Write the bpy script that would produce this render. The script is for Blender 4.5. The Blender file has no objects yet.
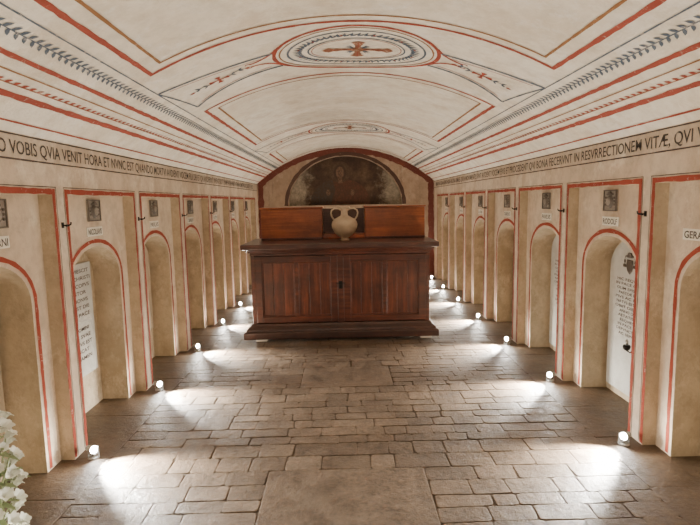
import bpy, bmesh, math, random
from mathutils import Matrix, Vector, Euler, noise
random.seed(7)
C = bpy.context.scene.collection
H=1.6; XL=-1.737; XR=1.911; CX=(XL+XR)/2; HW=(XR-XL)/2
SPR=2.0; APX=2.70; R=(HW**2+(APX-SPR)**2)/(2*(APX-SPR)); ZC=APX-R
YS=-0.6; YE=10.6
FW=0.085; ND=0.30
BAYS=[3.28+1.19*k for k in range(-2,6)]; BW=1.02
# ---------------------------------------------------------------- materials
def newmat(name):
    m=bpy.data.materials.new(name); m.use_nodes=True
    nt=m.node_tree; nt.nodes.clear()
    o=nt.nodes.new('ShaderNodeOutputMaterial'); b=nt.nodes.new('ShaderNodeBsdfPrincipled')
    nt.links.new(b.outputs[0],o.inputs[0])
    return m,nt,b
def N(nt,t,**k):
    n=nt.nodes.new(t)
    for a,v in k.items(): setattr(n,a,v)
    return n
def ramp(nt,fac,stops):
    r=N(nt,'ShaderNodeValToRGB'); e=r.color_ramp.elements
    while len(e)<len(stops): e.new(.5)
    for i,(p,c) in enumerate(stops): e[i].position=p; e[i].color=(*c,1) if len(c)==3 else c
    nt.links.new(fac,r.inputs[0]); return r.outputs[0]
def coords(nt,scale=(1,1,1)):
    t=N(nt,'ShaderNodeTexCoord'); m=N(nt,'ShaderNodeMapping'); m.inputs['Scale'].default_value=scale
    nt.links.new(t.outputs['Object'],m.inputs[0]); return m.outputs[0]
def noi(nt,co,s,d=4,r=.6):
    n=N(nt,'ShaderNodeTexNoise'); n.inputs['Scale'].default_value=s; n.inputs['Detail'].default_value=d; n.inputs['Roughness'].default_value=r
    nt.links.new(co,n.inputs['Vector']); return n.outputs['Fac']
def mix(nt,f,a,b,mode='MIX'):
    m=N(nt,'ShaderNodeMix'); m.data_type='RGBA'; m.blend_type=mode
    for i,v in ((0,f),(6,a),(7,b)):
        if isinstance(v,(int,float)): m.inputs[i].default_value=v
        elif isinstance(v,tuple): m.inputs[i].default_value=(*v,1)
        else: nt.links.new(v,m.inputs[i])
    return m.outputs[2]
def bump(nt,b,h,st=.3,dist=.01,bev=0):
    n=N(nt,'ShaderNodeBump'); n.inputs['Strength'].default_value=st; n.inputs['Distance'].default_value=dist
    nt.links.new(h,n.inputs['Height'])
    if bev:
        v=N(nt,'ShaderNodeBevel'); v.samples=4; v.inputs['Radius'].default_value=bev; nt.links.new(v.outputs[0],n.inputs['Normal'])
    nt.links.new(n.outputs[0],b.inputs['Normal'])
def plaster(name,c1,c2,c3,bev=.012,mott=.8,stain=None):
    m,nt,b=newmat(name); co=coords(nt)
    a=noi(nt,co,1.3,5,.65); f=noi(nt,co,9,6,.7); g=noi(nt,co,60,3,.6)
    base=ramp(nt,a,[(.3,c2),(.55,c1),(.75,c3)])
    det=ramp(nt,f,[(.3,(mott,mott*.975,mott*.95)),(.55,(1,1,1))])
    c=mix(nt,.85,base,det,'MULTIPLY')
    if stain:
        s_=noi(nt,coords(nt,(1,1,.55)),3.4,6,.75); c=mix(nt,ramp(nt,s_,[(.48,(0,0,0)),(.64,(.75,.75,.75))]),c,stain)
        s2=noi(nt,coords(nt,(1.7,1.7,1.2)),2.1,6,.8); c=mix(nt,ramp(nt,s2,[(.54,(0,0,0)),(.7,(.6,.6,.6))]),c,tuple(min(.9,x*1.25) for x in c3))
    nt.links.new(c,b.inputs['Base Color'])
    b.inputs['Roughness'].default_value=.85
    ad=N(nt,'ShaderNodeMath',operation='MULTIPLY_ADD'); nt.links.new(g,ad.inputs[0]); ad.inputs[1].default_value=.25; nt.links.new(f,ad.inputs[2])
    bump(nt,b,ad.outputs[0],.6,.018,bev); return m
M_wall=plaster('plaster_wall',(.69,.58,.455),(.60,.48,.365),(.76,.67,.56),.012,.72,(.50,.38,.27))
M_back=plaster('plaster_end_wall_shaded',(.40,.30,.22),(.33,.24,.17),(.46,.36,.28),.012,.7,(.28,.19,.13))  # pale wall plaster darkened in its colour to stand for shadow
M_ceil=plaster('plaster_vault',(.85,.80,.70),(.76,.69,.575),(.88,.85,.78),0,.82,(.66,.57,.45))
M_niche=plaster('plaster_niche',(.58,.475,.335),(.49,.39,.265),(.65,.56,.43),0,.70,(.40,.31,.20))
M_marble=plaster('marble_slab',(.62,.62,.59),(.54,.54,.51),(.68,.68,.65),0)
M_gslab=plaster('plain_slab',(.54,.46,.35),(.45,.38,.28),(.60,.52,.41),0)
def paint(name,c,back=(.66,.56,.46),wear=.62):
    m,nt,b=newmat(name); co=coords(nt)
    a=noi(nt,co,30,5,.75); v=noi(nt,co,6,3,.6)
    col=mix(nt,v,c,tuple(min(1,x*1.4+.01) for x in c))
    w=ramp(nt,a,[(wear-.05,(0,0,0)),(wear+.1,(.8,.8,.8))])
    nt.links.new(mix(nt,w,col,back),b.inputs['Base Color']); b.inputs['Roughness'].default_value=.85
    return m
P_red=paint('paint_red',(.24,.034,.014),wear=.64); P_yel=paint('paint_ochre',(.21,.09,.025)); P_blu=paint('paint_blue_grey',(.060,.084,.120),wear=.6)
P_drk=paint('paint_dark',(.06,.04,.035),wear=.7); P_brn=paint('paint_brown',(.20,.075,.036),(.6,.45,.35),wear=.57); P_let=paint('lettering_black',(.05,.04,.036),wear=.62)
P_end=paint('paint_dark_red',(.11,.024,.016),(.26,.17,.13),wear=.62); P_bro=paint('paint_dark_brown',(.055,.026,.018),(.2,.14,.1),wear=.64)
def simple(name,c,r=.5,met=0,em=None,es=0,var=.2,sc=20,bs=.1):
    m,nt,b=newmat(name); co=coords(nt); a=noi(nt,co,sc)
    nt.links.new(mix(nt,a,tuple(x*(1-var) for x in c),tuple(min(1,x*(1+var)) for x in c)),b.inputs['Base Color'])
    b.inputs['Roughness'].default_value=r; b.inputs['Metallic'].default_value=met
    if em: b.inputs['Emission Color'].default_value=(*em,1); b.inputs['Emission Strength'].default_value=es
    if bs: bump(nt,b,a,bs,.004)
    return m
M_iron=simple('wrought_iron',(.02,.018,.016),.5,.7); M_lamp=simple('lamp_metal',(.40,.40,.39),.4,.4)
M_lens=simple('lamp_lens',(1,1,1),.3,0,(1,.97,.92),300,0,20,0)
M_stone=simple('grey_carved_stone',(.27,.235,.20),.7,0,None,0,.4,55,.6); M_frame=simple('grey_relief_stone',(.13,.108,.09),.6,0,None,0,.3,40,.3); M_crest=simple('dark_bronze',(.09,.07,.055),.5)
M_plate=simple('name_plate_cream',(.84,.80,.70),.6); M_foot=simple('pale_stone_foot',(.55,.48,.4),.8)
M_amph=simple('tan_clay',(.48,.37,.265),.7,0,None,0,.35,9,.4); M_petal=simple('lily_white',(.86,.87,.78),.5,0,None,0,.06); M_leaf=simple('leaf_green',(.30,.36,.20),.5)
M_glassv=simple('grey_vase',(.3,.28,.26),.3)
def wood(name,c1,c2,axis,rough=.38,fine=22,patch=.45):
    m,nt,b=newmat(name)
    sc=[fine,fine,fine]; sc[axis]=1.1; co=coords(nt,tuple(sc))
    a=noi(nt,co,1.5,8,.72); co2=coords(nt,(1,1,1)); v=noi(nt,co2,3.0,4,.65)
    col=ramp(nt,a,[(.32,c1),(.5,tuple((x+y)/2*.85 for x,y in zip(c1,c2))),(.68,c2)])
    dk=ramp(nt,v,[(.35,(patch,patch*.92,patch*.88)),(.65,(1.15,1.1,1.05))])
    nt.links.new(mix(nt,.85,col,dk,'MULTIPLY'),b.inputs['Base Color']); b.inputs['Roughness'].default_value=rough
    b.inputs['Coat Weight'].default_value=.35; b.inputs['Coat Roughness'].default_value=.22
    bump(nt,b,a,.3,.007); return m
W_v=wood('wood_dark_vertical',(.045,.010,.005),(.19,.047,.020),2,.33,18,.4); W_h=wood('wood_dark_horizontal',(.042,.010,.005),(.145,.036,.016),0,.33,18,.42)
W_pl=wood('wood_plinth',(.032,.012,.008),(.085,.031,.019),0,.40)
W_top=wood('wood_counter',(.034,.010,.006),(.095,.028,.014),0,.38); W_or=wood('wood_orange_panel',(.23,.053,.013),(.47,.128,.032),0,.36,18,.55)
W_bk=wood('wood_dark_gap_board',(.08,.035,.022),(.14,.066,.042),0,.5,16,.7)
# floor
def floormat():
    m,nt,b=newmat('stone_paving'); co=coords(nt)
    at=N(nt,'ShaderNodeAttribute'); at.attribute_name='tone'
    a=noi(nt,co,6.5,8,.75); f=noi(nt,co,34,6,.75); L=noi(nt,co,1.1,4,.6); D=noi(nt,co,2.6,6,.8)
    base=ramp(nt,at.outputs['Fac'],[(0,(.112,.078,.051)),(.5,(.143,.101,.067)),(1,(.178,.130,.089))])
    d=ramp(nt,a,[(.3,(.48,.45,.42)),(.7,(1.5,1.46,1.4))])
    c=mix(nt,.9,base,d,'MULTIPLY'); d2=ramp(nt,f,[(.35,(.6,.6,.6)),(.62,(1.18,1.18,1.18))])
    c=mix(nt,.85,c,d2,'MULTIPLY'); d3=ramp(nt,L,[(.35,(.74,.71,.68)),(.65,(1.18,1.18,1.18))])
    c=mix(nt,.85,c,d3,'MULTIPLY')
    c=mix(nt,ramp(nt,D,[(.5,(0,0,0)),(.68,(.5,.5,.5))]),c,(.185,.140,.098))
    nt.links.new(c,b.inputs['Base Color'])
    r=ramp(nt,a,[(.3,(.36,)*3),(.7,(.60,)*3)]); nt.links.new(r,b.inputs['Roughness'])
    b.inputs['Specular IOR Level'].default_value=.5
    ad=N(nt,'ShaderNodeMath',operation='MULTIPLY_ADD'); nt.links.new(f,ad.inputs[0]); ad.inputs[1].default_value=.25; nt.links.new(a,ad.inputs[2])
    bump(nt,b,ad.outputs[0],.65,.022); return m
M_floor=floormat(); M_mortar=simple('mortar',(.095,.070,.050),.95,0,None,0,.35,5)
# ---------------------------------------------------------------- helpers
def obj(name,verts,faces,mat,parent=None,label=None,cat=None,group=None,kind=None,smooth=False):
    me=bpy.data.meshes.new(name); me.from_pydata([tuple(v) for v in verts],[],faces); me.update()
    if mat: me.materials.append(mat)
    if smooth:
        for p in me.polygons: p.use_smooth=True
    o=bpy.data.objects.new(name,me); C.objects.link(o); tag(o,parent,label,cat,group,kind); return o
def tag(o,parent=None,label=None,cat=None,group=None,kind=None):
    if parent: o.parent=parent; 
    if label: o['label']=label
    if cat: o['category']=cat
    if group: o['group']=group
    if kind: o['kind']=kind
def empty(name,loc,label,cat,group=None):
    e=bpy.data.objects.new(name,None); e.location=loc; e.empty_display_size=.1; C.objects.link(e); tag(e,None,label,cat,group); return e
def addpart(name,bm,mat,parent=None,smooth=False,**k):
    me=bpy.data.meshes.new(name); bmesh.ops.recalc_face_normals(bm,faces=bm.faces); bm.to_mesh(me); bm.free(); 
    if mat: me.materials.append(mat)
    if smooth:
        for p in me.polygons: p.use_smooth=True
    o=bpy.data.objects.new(name,me); C.objects.link(o); tag(o,parent,**k); return o
def bbox(bm,x0,x1,y0,y1,z0,z1,bev=0):
    r=bmesh.ops.create_cube(bm,size=1); vs=r['verts']
    for v in vs: v.co=Vector((x0+(v.co.x+.5)*(x1-x0),y0+(v.co.y+.5)*(y1-y0),z0+(v.co.z+.5)*(z1-z0)))
    if bev:
        es={e for v in vs for e in v.link_edges}; bmesh.ops.bevel(bm,geom=list(es),offset=bev,segments=2,affect='EDGES',profile=.6)
def lathe(bm,prof,seg=32,cx=0,cy=0,cz=0):
    rings=[]
    for r,z in prof:
        rings.append([bm.verts.new((cx+r*math.cos(2*math.pi*i/seg),cy+r*math.sin(2*math.pi*i/seg),cz+z)) for i in range(seg)])
    for a,b in zip(rings,rings[1:]):
        for i in range(seg): bm.faces.new((a[i],a[(i+1)%seg],b[(i+1)%seg],b[i]))
    bm.faces.new(rings[0][::-1])
    if prof[-1][0]>.001: bm.faces.new(rings[-1])
def tube(bm,pts,r,seg=8,caps=True):
    pts=[Vector(p) for p in pts]; rings=[]; pa=None
    for i,p in enumerate(pts):
        t=(pts[min(i+1,len(pts)-1)]-pts[max(i-1,0)]).normalized()
        if pa is None:
            a=t.cross(Vector((0,0,1)))
            if a.length<.1: a=t.cross(Vector((0,1,0)))
        else: a=pa-t*pa.dot(t)
        a.normalize(); pa=a; b=t.cross(a); rr=r[i] if isinstance(r,list) else r
        rings.append([bm.verts.new(p+a*rr*math.cos(2*math.pi*j/seg)+b*rr*math.sin(2*math.pi*j/seg)) for j in range(seg)])
    for a,b in zip(rings,rings[1:]):
        for j in range(seg): bm.faces.new((a[j],a[(j+1)%seg],b[(j+1)%seg],b[j]))
    if caps: bm.faces.new(rings[0][::-1]); bm.faces.new(rings[-1])
# 2D paint collector
class Paint:
    def __init__(s): s.v=[]; s.f=[]
    def poly(s,pts,mp):
        n=len(s.v); s.v+= [mp(*p) for p in pts]; s.f.append(tuple(range(n,n+len(pts))))
    def ribbon(s,pts,w,mp,closed=False,step=.05,wob=.13):
        P=[Vector(p) for p in pts]; 
        if closed: P.append(P[0])
        D=[]
        for a,b in zip(P,P[1:]):
            n=max(1,int((b-a).length/step))
            for i in range(n): D.append(a.lerp(b,i/n))
        if not closed: D.append(P[-1])
        m=len(D); n0=len(s.v)
        for i,p in enumerate(D):
            a=D[i-1] if (i>0 or closed) else D[0]; b=D[(i+1)%m] if (i<m-1 or closed) else D[-1]
            t1=(p-a); t2=(b-p)
            if t1.length<1e-6: t1=t2
            if t2.length<1e-6: t2=t1
            t1=t1.normalized(); t2=t2.normalized(); t=(t1+t2)
            if t.length<1e-4: t=t1
            t.normalize(); nn=Vector((-t.y,t.x)); k=1/max(.5,t.dot(t1))
            ww=w*.5*(1+random.uniform(-wob,wob)*1.5); off=random.uniform(-wob,wob)*w*.25
            q1=p+nn*(ww*k+off); q2=p+nn*(-ww*k+off)
            s.v.append(mp(q1.x,q1.y)); s.v.append(mp(q2.x,q2.y))
        for i in range(m if closed else m-1):
            j=(i+1)%m; s.f.append((n0+2*i,n0+2*i+1,n0+2*j+1,n0+2*j))
    def make(s,name,mat,parent):
        return obj(name,s.v,s.f,mat,parent)
def vault(u,y,eps=.0025):
    a=u/R; r=R-eps; return (CX+r*math.sin(a),y,ZC+r*math.cos(a))
def leaf(pa,c,ang,l,w,mp):
    ca,sa=math.cos(ang),math.sin(ang); pts=[]
    for t,q in ((0,0),(.3,.5),(.65,.4),(1,0),(.65,-.4),(.3,-.5)):
        x,y=t*l,q*w; pts.append((c[0]+x*ca-y*sa,c[1]+x*sa+y*ca))
    pa.poly(pts,mp)
def textmesh(s,off=.008):
    cu=bpy.data.curves.new('t','FONT'); cu.body=s; cu.size=1; cu.offset=off; cu.resolution_u=3
    o=bpy.data.objects.new('t',cu); C.objects.link(o); bpy.context.view_layer.update()
    dg=bpy.context.evaluated_depsgraph_get(); me=bpy.data.meshes.new_from_object(o.evaluated_get(dg))
    vs=[v.co.copy() for v in me.vertices]; fs=[tuple(p.vertices) for p in me.polygons]
    bpy.data.objects.remove(o); bpy.data.curves.remove(cu); bpy.data.meshes.remove(me)
    x0=min(v.x for v in vs);x1=max(v.x for v in vs);y1=max(v.y for v in vs)
    return [( (v.x-x0)/(x1-x0), v.y/.73) for v in vs],fs
def lettering(name,s,length,height,mp,mat,parent,off=.008):
    vs,fs=textmesh(s,off); return obj(name,[mp(x*length,y*height) for x,y in vs],fs,mat,parent)
# ---------------------------------------------------------------- walls
ARC_HW=.375; ARC_SP=1.04; ARC_R=.27
def archpts(cy,hw=ARC_HW,sp=ARC_SP,rise=ARC_R,n=20):
    return [(cy-hw*math.cos(math.pi*i/n),sp+rise*math.sin(math.pi*i/n)**.92) for i in range(n+1)]
FT=1.68
def build_wall(s):
    Xw=XL if s<0 else XR; Xp=Xw+s*FW; Xb=Xw+s*ND
    bm=bmesh.new(); V=lambda x,y,z: bm.verts.new((x,y,z))
    def q(*p,mi=0):
        f=bm.faces.new([V(*a) for a in p]); f.material_index=mi
    ys=[YS]
    for b in BAYS: ys+= [b,b+BW]
    ys.append(YE)
    for i in range(0,len(ys)-1,2): q((Xw,ys[i],0),(Xw,ys[i+1],0),(Xw,ys[i+1],FT),(Xw,ys[i],FT))
    for i in range(len(ys)-1): q((Xw,ys[i],FT),(Xw,ys[i+1],FT),(Xw,ys[i+1],SPR+.0),(Xw,ys[i],SPR+.0))
    for b in BAYS:
        e=b+BW; q((Xw,b,0),(Xp,b,0),(Xp,b,FT),(Xw,b,FT),mi=1); q((Xw,e,0),(Xp,e,0),(Xp,e,FT),(Xw,e,FT),mi=1); q((Xw,b,FT),(Xp,b,FT),(Xp,e,FT),(Xw,e,FT),mi=1)  # reveals take the darker niche plaster, so their shade is in the colour
        cy=b+BW/2-.02; A=archpts(cy)
        q((Xp,b,0),(Xp,A[0][0],0),(Xp,A[0][0],ARC_SP),(Xp,b,ARC_SP)); q((Xp,A[-1][0],0),(Xp,e,0),(Xp,e,ARC_SP),(Xp,A[-1][0],ARC_SP))
        q((Xp,b,ARC_SP),(Xp,A[0][0],ARC_SP),(Xp,A[0][0],FT),(Xp,b,FT)); q((Xp,A[-1][0],ARC_SP),(Xp,e,ARC_SP),(Xp,e,FT),(Xp,A[-1][0],FT))
        for a,c in zip(A,A[1:]): 
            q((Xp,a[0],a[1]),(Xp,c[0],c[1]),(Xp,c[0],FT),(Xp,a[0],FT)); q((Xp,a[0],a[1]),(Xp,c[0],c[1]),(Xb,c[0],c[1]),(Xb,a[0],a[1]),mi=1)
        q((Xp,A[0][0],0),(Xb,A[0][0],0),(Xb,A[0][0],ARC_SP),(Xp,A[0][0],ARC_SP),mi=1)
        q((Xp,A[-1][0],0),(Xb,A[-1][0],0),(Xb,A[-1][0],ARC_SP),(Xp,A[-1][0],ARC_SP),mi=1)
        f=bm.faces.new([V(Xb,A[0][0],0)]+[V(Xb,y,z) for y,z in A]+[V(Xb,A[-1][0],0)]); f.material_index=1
    bmesh.ops.remove_doubles(bm,verts=bm.verts,dist=.0005)
    nm='wall_left' if s<0 else 'wall_right'
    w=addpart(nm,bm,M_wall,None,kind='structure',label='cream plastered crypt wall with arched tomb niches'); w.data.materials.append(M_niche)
    red=Paint(); dk=Paint()
    fr=lambda y,z:(Xw-s*.002,y,z); pn=lambda y,z:(Xp-s*.002,y,z)
    for b in BAYS:
        e=b+BW; cy=b+BW/2-.02
        red.ribbon([(b-.016,.01),(b-.016,FT+.016),(e+.016,FT+.016),(e+.016,.01)],.031,fr)
        dk.ribbon([(b-.042,.01),(b-.042,FT+.042),(e+.042,FT+.042),(e+.042,.01)],.005,fr)
        A=archpts(cy,ARC_HW+.04,ARC_SP,ARC_R+.04,24)
        red.ribbon([(A[0][0],.01)]+A+[(A[-1][0],.01)],.030,pn)
    dk.ribbon([(YS,1.862),(YE,1.862)],.009,fr); dk.ribbon([(YS,1.992),(YE,1.992)],.009,fr)
    red.make('painted_frame',P_red,w); dk.make('painted_line',P_drk,w)
    if s<0:
        t='O VOBIS QVIA VENIT HORA ET NVNC EST QVANDO MORTVI AVDIENT VOCEM FILII DEI ET QVI AVDIERINT VIVENT SICVT ENIM PATER HABET VITAM IN SEMETIPSO SIC DEDIT ET FILIO'
        lettering('painted_inscription',t,len(t)*.047,.075,lambda x,y:(Xw+.0025,2.655+x,1.890+y),P_let,w,.009)
        t='AMEN AMEN DIC'; lettering('painted_inscription',t,len(t)*.047,.075,lambda x,y:(Xw+.0025,2.64-len('AMEN AMEN DIC')*.047+x,1.890+y),P_let,w,.009)
    else:
        t='MIRARI HOC QVIA VENIT HORA IN QVA OMNES QVI IN MONVMENTIS SVNT AVDIENT VOCEM EIVS ET PROCEDENT QVI BONA FECERVNT IN RESVRRECTIONEM VITÆ, QVI V'
        L=len(t)*.0545; lettering('painted_inscription',t,L,.075,lambda x,y:(Xw-.0025,2.70+L-x,1.890+y),P_let,w,.009)
        t='ERO MALA EGERVNT'; lettering('painted_inscription',t,len(t)*.0545,.075,lambda x,y:(Xw-.0025,2.68-x,1.890+y),P_let,w,.009)
    return w
build_wall(-1); build_wall(1)
# back wall with lunette recess
LCX=.07; LB=1.54; LW=1.17; LH=1.0
def lun(n=40,k=1.0): return [(LCX-LW*k*math.cos(math.pi*i/n),LB+LH*k*math.sin(math.pi*i/n)) for i in range(n+1)]
def vz(x): return ZC+math.sqrt(max(0,R*R-(x-CX)**2))
bm=bmesh.new(); L=lun()
def q(*p,mi=0):
    f=bm.faces.new([bm.verts.new(a) for a in p]); f.material_index=mi
xs=[XL+(L[0][0]-XL)*i/8 for i in range(9)]
for a,b in zip(xs,xs[1:]): q((a,YE,0),(b,YE,0),(b,YE,vz(b)),(a,YE,vz(a)))
xs=[L[-1][0]+(XR-L[-1][0])*i/8 for i in range(9)]
for a,b in zip(xs,xs[1:]): q((a,YE,0),(b,YE,0),(b,YE,vz(b)),(a,YE,vz(a)))
q((L[0][0],YE,0),(L[-1][0],YE,0),(L[-1][0],YE,LB),(L[0][0],YE,LB))
for a,b in zip(L,L[1:]):
    q((a[0],YE,a[1]),(b[0],YE,b[1]),(b[0],YE,vz(b[0])),(a[0],YE,vz(a[0])))
    q((a[0],YE,a[1]),(b[0],YE,b[1]),(b[0],YE+.16,b[1]),(a[0],YE+.16,a[1]))
q((L[0][0],YE,LB),(L[-1][0],YE,LB),(L[-1][0],YE+.16,LB),(L[0][0],YE+.16,LB))
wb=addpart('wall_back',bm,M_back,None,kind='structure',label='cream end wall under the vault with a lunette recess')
red=Paint(); bk=lambda x,z:(x,YE-.003,z)
arc=[(CX+(R-.06)*math.sin(a),ZC+(R-.06)*math.cos(a)) for a in [(-1+2*i/60)*.715 for i in range(61)]]
arc=[(x,z) for x,z in arc if XL+.05<x<XR-.05]
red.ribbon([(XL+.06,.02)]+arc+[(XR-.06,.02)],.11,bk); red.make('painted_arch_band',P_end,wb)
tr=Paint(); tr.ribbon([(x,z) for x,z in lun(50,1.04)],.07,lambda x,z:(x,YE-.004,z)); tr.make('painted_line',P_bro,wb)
def frescomat():
    m,nt,b=newmat('dark_fresco'); co=coords(nt); a=noi(nt,co,2.6,6,.7); f=noi(nt,co,12,7,.8); g=noi(nt,co,5,6,.75)
    c=ramp(nt,a,[(.3,(.026,.015,.010)),(.48,(.052,.030,.019)),(.6,(.082,.050,.032)),(.74,(.13,.09,.06))])
    sx=N(nt,'ShaderNodeSeparateXYZ'); nt.links.new(co,sx.inputs[0])
    s1=N(nt,'ShaderNodeMath',operation='SUBTRACT'); nt.links.new(sx.outputs[0],s1.inputs[0]); s1.inputs[1].default_value=LCX
    s2=N(nt,'ShaderNodeMath',operation='ABSOLUTE'); nt.links.new(s1.outputs[0],s2.inputs[0])
    s3=N(nt,'ShaderNodeMath',operation='MULTIPLY_ADD'); nt.links.new(g,s3.inputs[0]); s3.inputs[1].default_value=1.0; nt.links.new(s2.outputs[0],s3.inputs[2])
    rr=N(nt,'ShaderNodeMapRange'); nt.links.new(s3.outputs[0],rr.inputs[0]); rr.inputs[1].default_value=1.2; rr.inputs[2].default_value=1.45
    c=mix(nt,rr.outputs[0],c,(.30,.265,.205))
    d=ramp(nt,f,[(.35,(.5,.48,.46)),(.62,(1.3,1.3,1.3))]); nt.links.new(mix(nt,.9,c,d,'MULTIPLY'),b.inputs['Base Color']); b.inputs['Roughness'].default_value=.8; return m
YF=YE+.15
pts=[(x,YF,z) for x,z in lun()]
fo=obj('painted_fresco',pts,[tuple(range(len(pts)))],frescomat(),wb,'dark faded brown fresco of a robed figure')
bb=(.052,.030,.019)
P_sk=paint('fresco_skin',(.125,.075,.048),bb,.49); P_rb=paint('fresco_robe',(.080,.030,.018),bb,.46); P_halo=paint('fresco_halo',(.068,.044,.028),bb,.45); P_hr=paint('fresco_hair',(.035,.020,.014),bb,.55)
P_mt=paint('fresco_mantle',(.04,.036,.031),bb,.46)
def ell(cx,cz,a,b,y,n=28): return [(cx+a*math.cos(2*math.pi*i/n),y,cz+b*math.sin(2*math.pi*i/n)) for i in range(n)]
fx=-.03
def flat(name,p,mat): obj(name,p,[tuple(range(len(p)))],mat,fo)
flat('painted_robe',[(fx+x,YF-.003,LB+z) for x,z in((-.62,.02),(-.6,.2),(-.5,.36),(-.32,.48),(-.12,.54),(.12,.54),(.32,.48),(.5,.36),(.6,.2),(.62,.02))],P_rb)
flat('painted_mantle',[(fx+x,YF-.005,LB+z) for x,z in((-.62,.02),(-.6,.2),(-.5,.36),(-.32,.48),(-.16,.52),(-.1,.3),(-.2,.02))],P_mt)
flat('painted_halo',ell(fx,LB+.68,.22,.22,YF-.004),P_halo)
flat('painted_hair',ell(fx,LB+.665,.13,.165,YF-.007),P_hr)
flat('painted_neck',[(fx+x,YF-.008,LB+z) for x,z in((-.05,.45),(.05,.45),(.045,.58),(-.045,.58))],P_sk)
flat('painted_face',ell(fx,LB+.665,.085,.125,YF-.009),P_sk)
for sx in (-1,1):
    flat('painted_eye',ell(fx+sx*.034,LB+.685,.016,.008,YF-.011,12),P_drk)
    flat('painted_hand',ell(fx+sx*.25,LB+.26,.045,.07,YF-.011,14),P_sk)
flat('painted_mouth',ell(fx,LB+.605,.022,.006,YF-.011,12),P_drk)
# ---------------------------------------------------------------- ceiling
AM=math.asin(HW/R); n=96
vs=[];fs=[]
Yc=[YS,2,4,6,8,YE]
for y in Yc:
    for i in range(n+1):
        a=-AM+2*AM*i/n; vs.append((CX+R*math.sin(a),y,ZC+R*math.cos(a)))
for j in range(len(Yc)-1):
    for i in range(n): k=j*(n+1)+i; fs.append((k,k+1,k+n+2,k+n+1))
ceil=obj('ceiling',vs,fs,M_ceil,None,'low whitewashed barrel vault with painted red borders',None,None,'structure',True)
red=Paint(); yel=Paint(); blu=Paint(); brn=Paint()
for s in (-1,1):
    red.ribbon([(s*1.93,YS),(s*1.93,YE)],.012,vault)
    red.ribbon([(s*1.78,YS),(s*1.78,YE)],.034,vault)
    yel.ribbon([(s*1.655,YS),(s*1.655,YE)],.008,vault)
    red.ribbon([(s*1.58,YS),(s*1.58,YE)],.028,vault)
    brn.ribbon([(s*1.72,YS),(s*1.72,YE)],.008,vault)
    blu.ribbon([(s*1.47,YS),(s*1.47,YE)],.006,vault)
    y=YS+.1
    while y<YE-.1:
        leaf(blu,(s*1.47,y),math.pi/2+.75,.05,.022,vault); leaf(blu,(s*1.47,y+.02),math.pi/2-.75,.05,.022,vault); y+=.055
    y=YS+.1
    while y<YE-.12:
        leaf(red,(s*1.72,y),math.pi/2+s*.45,.05,.018,vault); y+=.062
    blu.ribbon([(s*1.39,YS),(s*1.39,YE)],.008,vault)
def panel(y0,y1,near=True,far=True):
    for d,wd,pa in ((0,.030,red),(.10,.018,yel)):
        u=1.29-d; a=y0+d if near else y0; b=y1-d if far else y1
        if near and far: pa.ribbon([(-u,a),(-u,b),(u,b),(u,a)],wd,vault,True)
        else: pa.ribbon([(-u,a),(-u,b),(u,b),(u,a)],wd,vault)
panel(YS,3.27,False); panel(4.52,7.12); panel(8.42,YE-.25)
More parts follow.
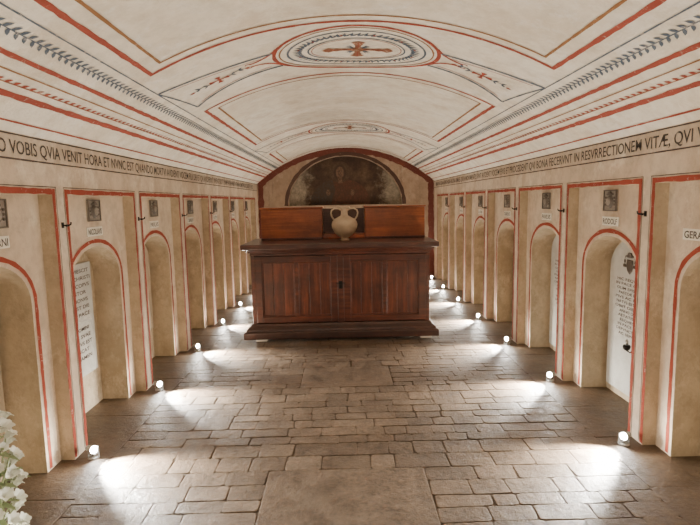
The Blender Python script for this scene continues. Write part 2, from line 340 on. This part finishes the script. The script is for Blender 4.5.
def medallion(yc):
    E=lambda a,b,n=56:[(.04+a*math.cos(2*math.pi*i/n),yc+b*math.sin(2*math.pi*i/n)) for i in range(n)]
    for pa,a,b,w in ((red,.60,.50,.028),(yel,.56,.46,.012),(blu,.50,.395,.016),(blu,.35,.255,.012),(red,.325,.23,.006)): pa.ribbon(E(a,b),w,vault,True)
    for i in range(56):
        t=2*math.pi*i/56; 
        for dd in (.25,1.0): leaf(blu,(.04+.395*math.cos(t),yc+.295*math.sin(t)),t+dd,.072,.021,vault)
    for i in range(12):
        t=2*math.pi*(i+.5)/12; cxx,cyy=.04+.43*math.cos(t),yc+.325*math.sin(t); red.poly([(cxx+.010*math.cos(q_),cyy+.010*math.sin(q_)) for q_ in [k*math.pi/4 for k in range(8)]],lambda u,y:vault(u,y,.005))
    for s in (-1,1):
        def bez(a,b,c_,n=16): return [((1-t)**2*a[0]+2*t*(1-t)*b[0]+t*t*c_[0],(1-t)**2*a[1]+2*t*(1-t)*b[1]+t*t*c_[1]) for t in [i/n for i in range(n+1)]]
        near=bez((s*.60+.04,yc-.12),(s*1.0,yc-.07),(s*1.39,yc-.24)); far=bez((s*.56+.04,yc+.22),(s*.95,yc+.24),(s*1.30,yc+.46))
        blu.ribbon(near,.026,vault); blu.ribbon(far,.026,vault)
        blu.ribbon(bez((s*1.39,yc-.24),(s*1.33,yc+.1),(s*1.30,yc+.46)),.012,vault)
        red.ribbon([(x-s*.02,y+.05) for x,y in near[2:-1]],.007,vault); red.ribbon([(x-s*.02,y-.05) for x,y in far[2:-1]],.007,vault)
        for sg in (-1,1):
            red.ribbon(bez((s*.56+.04,yc+sg*.20),(s*.64+.04,yc+sg*.04),(s*.78+.04,yc+.02+sg*.03)),.022,vault,step=.03)
            red.ribbon([(s*(.79+.028*(1-t)*math.cos(5*t))+.04,yc+.02+sg*(.05+.028*(1-t)*math.sin(5*t)-.02)) for t in [i/12 for i in range(11)]],.010,vault,step=.015)
        cc=(s*1.0,yc+.075)
        for sg in (-1,1):
            blu.ribbon([(cc[0]+sg*(.02+.18*t),cc[1]+sg*s*.035*t+.018*math.sin(t*6.3)) for t in [i/14 for i in range(15)]],.010,vault,step=.02)
            for k,t in enumerate((.45,.8)):
                px,py=cc[0]+sg*(.02+.18*t),cc[1]+sg*s*.035*t+.018*math.sin(t*6.3)
                base=0 if sg>0 else math.pi
                leaf(blu,(px,py),base+.95,.052,.020,vault); leaf(blu,(px,py),base-.95,.052,.020,vault)
            ex=cc[0]+sg*.205; ey=cc[1]+sg*s*.035
            leaf(red,(ex,ey),0 if sg>0 else math.pi,.05,.028,vault)
        # small flared cross ornament
        for k in range(4):
            a=k*math.pi/2; L=.075 if k%2==0 else .065; ca,sa=math.cos(a),math.sin(a)
            r=lambda x,y:(cc[0]+x*ca-y*sa,cc[1]+x*sa+y*ca)
            red.poly([r(0,.008),r(L*.6,.011),r(L,.026),r(L*1.08,0),r(L,-.026),r(L*.6,-.011),r(0,-.008)],lambda u,y:vault(u,y,.004))
    V1=lambda u,y:vault(u,y,.004); V2=lambda u,y:vault(u,y,.006)
    c=lambda u,y:(.05+u,yc+y)
    for k in range(4):
        a=k*math.pi/2; L=.25 if k%2==0 else .18; ca,sa=math.cos(a),math.sin(a)
        r=lambda x,y:c(x*ca-y*sa,x*sa+y*ca)
        brn.poly([r(.02,.020),r(L*.5,.022),r(L*.62,.036),r(L*.70,.026),r(L*.85,.052),r(L*.95,.034),r(L*1.03,0),r(L*.95,-.034),r(L*.85,-.052),r(L*.70,-.026),r(L*.62,-.036),r(L*.5,-.022),r(.02,-.020)],V1)
        red.ribbon([r(.03,0),r(L*.9,0)],.007,V2)
        b=a+math.pi/4; 
        for dd in (-.3,0,.3): leaf(blu,c(.045*math.cos(b),.045*math.sin(b)),b+dd,.075,.012,V1)
    brn.poly([c(.05*math.cos(t),.05*math.sin(t)) for t in [2*math.pi*i/16 for i in range(16)]],V2)
    yel.ribbon([c(.028*math.cos(t),.028*math.sin(t)) for t in [2*math.pi*i/12 for i in range(12)]],.007,lambda u,y:vault(u,y,.008),True,.02)
medallion(3.85); medallion(7.75)
red.make('painted_red_border',P_red,ceil); yel.make('painted_ochre_border',P_yel,ceil); blu.make('painted_garland',P_blu,ceil); brn.make('painted_cross',P_brn,ceil)
# ---------------------------------------------------------------- floor
bm=bmesh.new(); lay=bm.faces.layers.float.new('tone')
def stone(x0,x1,y0,y1,tone=None,jit=.016,g=.0012):
    t=random.random() if tone is None else tone
    j=lambda: random.uniform(-jit,jit)*.42
    z=random.uniform(-.0008,0)
    base=[(x0+g+j(),y0+g+j()),(x1-g+j(),y0+g+j()),(x1-g+j(),y1-g+j()),(x0+g+j(),y1-g+j())]
    cx=sum(p[0] for p in base)/4; cy=sum(p[1] for p in base)/4
    cr=[random.uniform(.010,.028) for _ in range(4)]
    def ring(ins,zz,tilt):
        out=[]
        for i in range(4):
            p=Vector(base[i]); a=Vector(base[i-1]); b=Vector(base[(i+1)%4])
            da=(a-p).normalized(); db=(b-p).normalized(); q0=p+(da+db)*ins
            out.append((q0+da*cr[i],zz)); out.append((q0+(da+db)*cr[i]*.29,zz)); out.append((q0+db*cr[i],zz))
        return [bm.verts.new((v.x,v.y,zz_+tilt*((v.x-cx)*tx+(v.y-cy)*ty))) for v,zz_ in out]
    # keep the rise of any stone below about 1 mm, whatever its size
    tx=random.uniform(-.0008,.0008)/max(.12,(x1-x0)/2); ty=random.uniform(-.0005,.0005)/max(.06,(y1-y0)/2)
    r0=ring(0,-.010,0); r1=ring(.0005,z-.0010,1); r2=ring(.006,z,1)
    F=[]
    for a,b in ((r0,r1),(r1,r2)):
        for i in range(12): F.append(bm.faces.new((a[i],a[(i+1)%12],b[(i+1)%12],b[i])))
    F.append(bm.faces.new(r2))
    for f in F: f[lay]=t
KL=XL+.23; KR=XR-.24
rows=[-.6]
while rows[-1]<YE: rows.append(rows[-1]+random.choice([.10,.11,.13,.15,.17]))
slabs=[(-.47,.46,2.25,2.86),(-.40,.42,4.30,4.84),(-.35,.35,1.2,1.9),(-1.1,-.85,3.45,3.7),(.9,1.15,2.9,3.15),(.7,.95,3.9,4.15),(-1.3,-1.05,2.3,2.6),(-.8,-.55,4.9,5.15),(.6,.85,5.1,5.35)]
sn=lambda v:min(range(len(rows)),key=lambda i:abs(rows[i]-v))
sl=[(a,b,sn(c),sn(d)) for a,b,c,d in slabs]
for a,b,i,j in sl: stone(a,b,rows[i],rows[j],.45,.004)
for i in range(len(rows)-1):
    iv=[(KL,KR)]
    for a,b,i0,i1 in sl:
        if i0<=i<i1:
            nv=[]
            for p,q_ in iv:
                if p<a and b<q_: nv+=[(p,a),(b,q_)]
                else: nv.append((p,q_))
            iv=nv
    for x0,x1 in iv:
        x=x0
        while x<x1-.01:
            w=random.uniform(.12,.33); 
            if x1-x-w<.12: w=x1-x
            stone(x,x+w,rows[i],rows[i+1]); x+=w
for x0,x1 in ((XL-.31,KL),(KR,XR+.31)):
    y=-.6
    while y<YE:
        l=random.uniform(.45,.85); stone(x0,x1,y,y+l,random.uniform(.0,.12)); y+=l
fv=[bm.verts.new(p) for p in ((XL-.31,YS,-.0036),(XR+.31,YS,-.0036),(XR+.31,YE+.3,-.0036),(XL-.31,YE+.3,-.0036))]
f=bm.faces.new(fv); f.material_index=1
me=bpy.data.meshes.new('floor'); bm.to_mesh(me); bm.free(); me.materials.append(M_floor); me.materials.append(M_mortar)
fl=bpy.data.objects.new('floor',me); C.objects.link(fl); tag(fl,kind='structure',label='worn brown stone paving of irregular slabs')
# ---------------------------------------------------------------- tomb niche contents
texts_l=['HIC REQVIESCIT','IN PACE CHRISTI','OLIM EPISCOPVS','PIVS PASTOR','AMICVS BONVS','NATVS EST DIE','OBIIT IN PACE',None,'ANNO DOMINI','AETATIS SVAE','DEFVNCTVS EST','REQVIESCAT','IN PACE AMEN']
texts_r=['HIC REQVIESCIT','IN PACE CHRISTI','OLIM EPISCOPVS','PASTOR BONVS','PIVS AC FIDELIS','NATVS EST ANNO','OBIIT DIE FESTO','ANNO DOMINI','AETATIS SVAE','REQVIESCAT','IN PACE AMEN','DEFVNCTVS EST','AC SEPVLTVS']
def bay_items(s,bi,b):
    Xw=XL if s<0 else XR; Xp=Xw+s*FW; Xb=Xw+s*ND; cy=b+BW/2-.02; ins=-s
    engr = bi==2 or (bi==3 and s>0)
    hw=ARC_HW-.03; A=archpts(cy,hw,ARC_SP,ARC_R-.03,16); z0=.32 if s<0 else .06; th=.02
    ol=[(cy-hw,z0)]+A+[(cy+hw,z0)]
    if engr and s<0: ol=[(cy-.29,.30),(cy-.29,1.17),(cy+.29,1.17),(cy+.29,.30)]
    bm=bmesh.new()
    f=[bm.verts.new((Xb+ins*.002,y,z)) for y,z in ol]; g=[bm.verts.new((Xb+ins*th,y,z)) for y,z in ol]
    n=len(ol); bm.faces.new(f); bm.faces.new(g)
    for i in range(n): bm.faces.new((f[i],f[(i+1)%n],g[(i+1)%n],g[i]))
    o=addpart('tomb_slab',bm,M_marble if engr else M_gslab,None,label='pale marble tomb slab with black engraved lettering' if engr else 'plain arched pale stone slab closing a niche',cat='tomb slab',group='tomb slabs in the wall niches')
    xx=Xb+ins*(th+.0015)
    if engr:
        T=texts_l if s<0 else texts_r
        for k,t in enumerate(T):
            if t is None: continue
            if s<0:
                h=.029; z=1.10-k*.056; ln=.0355*len(t)
                lettering('engraved_lettering',t,ln,h,lambda x,y,z=z,ln=ln:(xx,cy-ln/2+x,z+y),P_drk,o,.016)
            else:
                h=.022; z=.95-k*.036; ln=.030*len(t)
                lettering('engraved_lettering',t,ln,h,lambda x,y,z=z,ln=ln:(xx,cy+.02+ln/2-x,z+y),P_drk,o,.010)
        if s>0:
            bm=bmesh.new(); oy=.06
            def relief(poly,d):
                my=sum(p[0] for p in poly)/len(poly); mz=sum(p[1] for p in poly)/len(poly); k=len(poly)
                v=[bm.verts.new((xx-.0015,cy+oy+yy,zz)) for yy,zz in poly]; w=[bm.verts.new((xx-d,cy+oy+my+(yy-my)*.86,mz+(zz-mz)*.86)) for yy,zz in poly]
                bm.faces.new(w)
                for i in range(k): bm.faces.new((v[i],v[(i+1)%k],w[(i+1)%k],w[i]))
            relief([(-.042,1.12),(.042,1.12),(.045,1.07),(.03,1.03),(0,1.005),(-.03,1.03),(-.045,1.07)],.008)
            relief([(-.07,1.145),(-.03,1.155),(-.022,1.175),(.022,1.175),(.03,1.155),(.07,1.145),(.03,1.135),(-.03,1.135)],.010)
            for sy in (-1,1):
                for kk,nn in enumerate((1,2)):
                    for m in range(nn):
                        yy=sy*(.07+ (m-(nn-1)/2)*.022); zz=1.105-kk*.035; relief([(yy-.007,zz+.012),(yy+.007,zz+.012),(yy+.009,zz-.012),(yy-.009,zz-.012)],.006)
                tube(bm,[(xx-.004,cy+oy+sy*.06,1.145),(xx-.004,cy+oy+sy*.07,1.12),(xx-.004,cy+oy+sy*.07,1.08)],.002,6)
            addpart('carved_crest',bm,M_crest,o,label='dark bronze bishop crest with shield and hat')
            if bi==2:
                e=empty('votive_lamp',(xx-.002,cy-.06,.44),'small dark iron votive lamp bracket on a marble slab','votive lamp')
                bm=bmesh.new(); tube(bm,[(0,0,0),(-.04,0,-.01),(-.065,0,.008)],.005); addpart('bracket',bm,M_iron,e)
                bm=bmesh.new(); lathe(bm,[(.012,0),(.024,.01),(.028,.028),(.024,.04),(.02,.04)],18,-.065,0,.008); addpart('bowl',bm,M_iron,e,True)
                bm=bmesh.new(); lathe(bm,[(.011,0),(.014,.024),(.005,.044),(.001,.048)],14,-.065,0,.048); addpart('flame_glass',bm,M_lamp,e,True)
    pc=cy+(.12 if (bi==1 and s<0) else 0); bm=bmesh.new()
    x0,x1=sorted((Xp+ins*.001,Xp+ins*.012)); bbox(bm,x0,x1,pc-.09,pc+.09,1.495,1.652,.004)
    o=addpart('heraldic_plaque',bm,M_stone,None,label='small grey stone plaque with an oval coat of arms',cat='plaque',group='stone plaques above the niches')
    bm=bmesh.new(); x0,x1=sorted((Xp+ins*.010,Xp+ins*.02))
    bbox(bm,x0,x1,pc-.09,pc-.080,1.495,1.652,.002); bbox(bm,x0,x1,pc+.080,pc+.09,1.495,1.652,.002); bbox(bm,x0,x1,pc-.080,pc+.080,1.495,1.504,.002); bbox(bm,x0,x1,pc-.080,pc+.080,1.643,1.652,.002)
    addpart('plaque_frame',bm,M_frame,o)
    bm=bmesh.new()
    def oval(a,c_,d0,d1,oy=0,oz=0,n=20):
        v=[bm.verts.new((Xp+ins*d0,pc+oy+a*math.cos(t),1.574+oz+c_*math.sin(t))) for t in [2*math.pi*i/n for i in range(n)]]
        w=[bm.verts.new((Xp+ins*d1,pc+oy+a*.75*math.cos(t),1.574+oz+c_*.75*math.sin(t))) for t in [2*math.pi*i/n for i in range(n)]]
        bm.faces.new(w)
        for i in range(n): bm.faces.new((v[i],v[(i+1)%n],w[(i+1)%n],w[i]))
    oval(.045,.05,.011,.028,0,-.008); oval(.05,.010,.011,.024,0,.045,12); oval(.02,.012,.011,.026,0,.055,10)
    for sy in (-1,1):
        for zz in (.02,-.005,-.03): oval(.009,.009,.011,.022,sy*.06,zz,8)
    addpart('oval_shield',bm,M_frame,o)
    bm=bmesh.new()
    oval(.030,.033,.024,.034,0,-.008,16); addpart('shield_centre',bm,M_stone,o)
    hl=.115; zp=1.388
    if bi==1 and s<0: hl=.10
    if bi==1 and s>0: pc=cy+.205; hl=.165; zp=1.345
    bm=bmesh.new(); x0,x1=sorted((Xp+ins*.001,Xp+ins*.008)); bbox(bm,x0,x1,pc-hl,pc+hl,zp,zp+.066,.002)
    o=addpart('name_plate',bm,M_plate,None,label='narrow cream name plate with dark capital letters',cat='name plate',group='name plates above the niches')
    nm={(-1,1):'TORNI',(-1,2):'NICOLAVS',(1,1):'GERARDVS',(1,2):'RODOLF'}.get((s,bi),None)
    nm=nm or ['IOANNES','PETRVS','ANTONIVS','PAVLVS','CAROLVS','ALOYSIVS'][bi%6]
    ln=min(2*hl-.03,len(nm)*.038)
    lettering('plate_lettering',nm,ln,.042,lambda x,y:(Xp+ins*.0095,(pc-ln/2+x if s<0 else pc+ln/2-x),zp+.012+y),P_let,o,.016)
for s in (-1,1):
    for bi,b in enumerate(BAYS):
        if bi>=1: bay_items(s,bi,b)
    for bi,b in enumerate(BAYS):
        if bi<2: continue
        Xw=XL if s<0 else XR; y=b-.085
        bm=bmesh.new(); ins=-s
        tube(bm,[(Xw+ins*.001,y,1.49),(Xw+ins*.035,y,1.487),(Xw+ins*.052,y,1.493),(Xw+ins*.056,y,1.508)],.005)
        x0,x1=sorted((Xw+ins*.001,Xw+ins*.006)); bbox(bm,x0,x1,y-.012,y+.012,1.473,1.508,.0015)
        tube(bm,[(Xw+ins*.030,y-.012,1.488),(Xw+ins*.030,y+.012,1.488)],.007)
        addpart('wall_hook',bm,M_iron,None,label='small black iron hook on the plaster pier',cat='hook',group='iron hooks between the niches')
# ---------------------------------------------------------------- floor spotlights
def spot(parent,loc,direction,energy,angle,blend,color,rad):
    l=bpy.data.lights.new('lamp_beam','SPOT'); l.energy=energy; l.spot_size=math.radians(angle); l.spot_blend=blend; l.color=color; l.shadow_soft_size=rad
    o=bpy.data.objects.new('lamp_beam',l); C.objects.link(o); o.parent=parent; o.location=loc; o.rotation_euler=Vector(direction).to_track_quat('-Z','Y').to_euler(); return o
for s in (-1,1):
    for k in range(-2,7):
        y=3.13+1.185*k; Xw=XL if s<0 else XR; x=Xw-s*.11
        e=empty('floor_spotlight',(x,y,0),'small metal floor spotlight switched on beside the niche pier','spotlight','floor spotlights along the walls')
        bm=bmesh.new(); lathe(bm,[(.034,0),(.036,.006),(.032,.012),(.010,.014),(.008,.03),(.004,.032)],16)
        bbox(bm,-.034,-.030,-.007,.007,.01,.07,.001); bbox(bm,.030,.034,-.007,.007,.01,.07,.001); bbox(bm,-.034,.034,-.007,.007,.008,.014,.001); addpart('base',bm,M_lamp,e)
        bm=bmesh.new(); 
        d=Vector((-s*1.0,-.75,.15)).normalized(); mt=Matrix.Translation((0,0,.056))@d.to_track_quat('Z','Y').to_matrix().to_4x4()
        lathe(bm,[(.014,-.07),(.018,-.066),(.020,-.04),(.025,-.02),(.028,.0),(.030,.016),(.028,.016),(.022,.004)],20); bm.transform(mt); addpart('housing',bm,M_lamp,e,True)
        bm=bmesh.new(); lathe(bm,[(.022,.006),(.021,.010),(.012,.013),(.001,.014)],20); bm.transform(mt); addpart('lens',bm,M_lens,e,True)
        p=Vector((0,0,.06))+d*.055
        spot(e,p+Vector((0,0,.04)),(-s*1.0,-.45,-.50),680,74,1.0,(1,.955,.87),.015)
        spot(e,p+Vector((0,0,.01)),(s*.45,-.95,.35),20,120,.9,(1,.93,.79),.03)
        spot(e,p+Vector((0,0,.02)),(-s*1.0,-.1,.95),30,150,.6,(1,.91,.75),.05)
# ---------------------------------------------------------------- cabinet
CC=-.035; cab=empty('wooden_cabinet',(CC,6.3,0),'large dark mahogany sacristy cabinet with panelled double doors','cabinet')
def part(name,boxes,mat,parent=cab,off=(CC,6.3,0),bev=.006,**k):
    bm=bmesh.new()
    for bx in boxes:
        x0,x1,y0,y1,z0,z1=bx[:6]; bbox(bm,x0,x1,y0-off[1],y1-off[1],z0-off[2],z1-off[2],bx[6] if len(bx)>6 else bev)
    return addpart(name,bm,mat,parent,**k)
part('body',[(-1.02,1.02,5.90,6.72,.20,1.0),(-1.035,-.985,5.86,5.9,.20,1.0),(.985,1.035,5.86,5.9,.20,1.0),(-.035,.035,5.865,5.9,.20,1.0)],W_h)
part('cornice',[(-1.04,1.04,5.855,6.74,1.0,1.035),(-1.06,1.06,5.835,6.76,1.035,1.055),(-1.085,1.085,5.81,6.78,1.055,1.075)],W_h,bev=.008)
part('counter_top',[(-1.13,1.13,5.76,6.82,1.075,1.137,.014)],W_top)
bm=bmesh.new(); prof=[(1.125,.035),(1.13,.045),(1.13,.105),(1.12,.118),(1.10,.122),(1.095,.145),(1.06,.175),(1.045,.20)]
rings=[]
for hw_,z in prof:
    d=hw_-1.045; rings.append([bm.verts.new(p) for p in ((-hw_,5.855-d-6.3,z),(hw_,5.855-d-6.3,z),(hw_,6.73+d-6.3,z),(-hw_,6.73+d-6.3,z))])
for a,b in zip(rings,rings[1:]):
    for i in range(4): bm.faces.new((a[i],a[(i+1)%4],b[(i+1)%4],b[i]))
bm.faces.new(rings[0]); bm.faces.new(rings[-1]); addpart('plinth',bm,W_pl,cab)
for x in (-1.0,.92): 
    for y in (5.82,6.6): part('foot',[(x,x+.13,y,y+.13,.0,.035,.004)],M_foot,label='pale stone block foot')
for sx in (-1,1):
    x0,x1=(-.985,-.038) if sx<0 else (.038,.985)
    w=.075; mid=(x0+x1)/2
    pl=[(x0,x0+w,5.862,5.898,.21,.99),(x1-w,x1,5.862,5.898,.21,.99),(x0+w,x1-w,5.862,5.898,.21,.28),(x0+w,x1-w,5.862,5.898,.92,.99),(mid-.022,mid+.022,5.866,5.898,.28,.92)]
    d=part('door',pl,W_h,bev=.004)
    for a,b in ((x0+w,mid-.022),(mid+.022,x1-w)):
        bm=bmesh.new(); yy=5.885-6.3
        npk=3
        for i in range(npk):
            xa=a+(b-a)*i/npk; xb=a+(b-a)*(i+1)/npk
            bbox(bm,xa+.0008,xb-.0008,yy-.004+random.uniform(-.001,.001),yy+.014,.282,.918,.003)
        bbox(bm,a,b,yy-.014,yy+.01,.282,.298,.005); bbox(bm,a,b,yy-.014,yy+.01,.902,.918,.005)
        bbox(bm,a,a+.014,yy-.014,yy+.01,.29,.91,.005); bbox(bm,b-.014,b,yy-.014,yy+.01,.29,.91,.005)
        addpart('door_panel',bm,W_v,d)
bm=bmesh.new(); bbox(bm,-.022,.022,-.450,-.437,.60,.69,.004); 
tube(bm,[(.0+.018*math.sin(t),-.458,.628+.024*math.cos(t)) for t in [2*math.pi*i/14 for i in range(15)]],.0035,6); tube(bm,[(-.055,-.447,.665),(.055,-.447,.665)],.005)
addpart('lock',bm,M_iron,cab,label='black iron lock with ring')
G=(0,6.6,1.138); gr=empty('altar_gradine',G,'reddish wooden stepped shelf with two panels on the cabinet','wooden shelf')
for a,b in ((-1.03,-.255),(.285,1.045)):
    part('side_box',[(a,b,6.48,6.74,1.139,1.525,.006),(a-.012,b+.012,6.465,6.75,1.525,1.545,.005)],W_or,gr,G)
    part('frame_moulding',[(a,b,6.468,6.482,1.139,1.16,.004)],W_h,gr,G)
part('centre_step',[(-.253,.283,6.50,6.70,1.139,1.20,.006)],W_or,gr,G)
part('dark_gap_board',[(-.253,.283,6.70,6.74,1.139,1.52,.004)],W_bk,gr,G)  # board added as painted shading, darkens the gap behind the amphora
# amphora
am=empty('amphora',(.025,6.2,1.138),'rough tan clay two-handled amphora standing on the cabinet','vase')
bm=bmesh.new(); prof=[(.054,0),(.058,.010),(.042,.022),(.046,.034),(.09,.06),(.130,.105),(.153,.155),(.157,.195),(.146,.232),(.114,.262),(.074,.283),(.048,.298),(.040,.315),(.040,.36),(.049,.382),(.068,.394),(.070,.404),(.060,.407),(.034,.385),(.03,.35)]
lathe(bm,prof,40); addpart('body',bm,M_amph,am,True)
for sx in (-1,1):
    bm=bmesh.new(); tube(bm,[(sx*.038,0,.368),(sx*.07,0,.384),(sx*.118,0,.386),(sx*.153,0,.365),(sx*.163,0,.33),(sx*.153,0,.29),(sx*.132,0,.258),(sx*.118,0,.245)],[.010,.010,.010,.010,.010,.010,.011,.012],10); addpart('handle',bm,M_amph,am,True)
# ---------------------------------------------------------------- lilies
bq=empty('lily_bouquet',(-1.565,2.12,0),'dense white lilies with pale green leaves in a grey vase','flowers')
bm=bmesh.new(); lathe(bm,[(.05,0),(.055,.01),(.04,.03),(.045,.08),(.06,.14),(.062,.16),(.055,.16),(.04,.1)],24); addpart('vase',bm,M_glassv,bq,True)
def lily(bm,c,d,sz,open_=1.0):
    q_=Vector(d).to_track_quat('Z','Y').to_matrix().to_4x4(); T=Matrix.Translation(c)@q_
    for p in range(6):
        a=p*math.pi/3+random.uniform(-.15,.15); L=sz*(1 if p%2 else .93); W=sz*.30
        cols=[]
        for i in range(8):
            t=i/7; r=sz*(.06+.5*open_*t**1.7); z=L*(t*1.0-.38*open_*t**3); w=W*math.sin(math.pi*min(1,(t*.80+.14)))
            row=[]
            for j in (-1,0,1):
                rr=r-(abs(j)*.03*sz); v=Vector((rr*math.cos(a)-j*w*math.sin(a),rr*math.sin(a)+j*w*math.cos(a),z+abs(j)*.05*sz))
                row.append(bm.verts.new(T@v))
            cols.append(row)
        for r0,r1 in zip(cols,cols[1:]):
            for j in (0,1): bm.faces.new((r0[j],r0[j+1],r1[j+1],r1[j]))
NF=60
sp=[]
for i in range(NF):
    z=.13+.58*i/NF; a=i*2.39996; rad=(.108 if z<.55 else .108*(1-(z-.55)/.26*.5)); sp.append((rad*math.cos(a),rad*math.sin(a),z))
for x,y,z in sp:
    bm=bmesh.new(); lily(bm,(x*.8,y*.8,z-.02),(x*7,y*7,.75),random.uniform(.055,.075),.6+.5*random.random()); addpart('lily_flower',bm,M_petal,bq,True)
bm=bmesh.new()
for x,y,z in sp: 
    tube(bm,[(x*.15,y*.15,.12),(x*.4,y*.4,.12+(z-.12)*.6),(x*.8,y*.8,z-.018)],.003,6)
addpart('stem',bm,M_leaf,bq)
bm=bmesh.new()
for i in range(40):
    a=random.uniform(0,6.28); z=random.uniform(.16,.6); L=random.uniform(.07,.12); T=Matrix.Translation((.03*math.cos(a),.03*math.sin(a),z))@Matrix.Rotation(a,4,'Z')@Matrix.Rotation(-random.uniform(.1,.8),4,'Y')
    rows_=[[bm.verts.new(T@Vector((L*t,j*.016*math.sin(math.pi*(t*.9+.05)),-.05*t*t+abs(j)*.004))) for j in(-1,0,1)] for t in (0,.2,.45,.7,.9,1)]
    for r0,r1 in zip(rows_,rows_[1:]):
        for j in(0,1): bm.faces.new((r0[j],r0[j+1],r1[j+1],r1[j]))
addpart('leaves',bm,M_leaf,bq,True)
# ---------------------------------------------------------------- light, world, camera
w=bpy.data.worlds.new('World'); bpy.context.scene.world=w; w.use_nodes=True
w.node_tree.nodes['Background'].inputs[0].default_value=(1,.87,.70,1); w.node_tree.nodes['Background'].inputs[1].default_value=.16
for y,e,z in ((-.4,10,1.9),):
    l=bpy.data.lights.new('fill_light','AREA'); l.energy=e; l.size=2.2; l.size_y=.6; l.shape='RECTANGLE'; l.color=(1,.88,.72)  # fill light added behind the camera, not a lamp of the crypt
    o=bpy.data.objects.new('fill_light',l); C.objects.link(o); o.location=(.08,y,z); o.rotation_euler=Vector((0,1,-.12)).to_track_quat('-Z','Y').to_euler()
cam=bpy.data.cameras.new('Camera'); cam.sensor_width=36; cam.lens=36*510/700; cam.clip_start=.05
co=bpy.data.objects.new('Camera',cam); C.objects.link(co)
yaw=-math.atan(6.8/510); pitch=math.atan(60.6/510); roll=math.radians(1.1)
co.matrix_world=Matrix.Translation((0,0,H))@Matrix.Rotation(yaw,4,'Z')@Matrix.Rotation(math.pi/2-pitch,4,'X')@Matrix.Rotation(-roll,4,'Z')
bpy.context.scene.camera=co
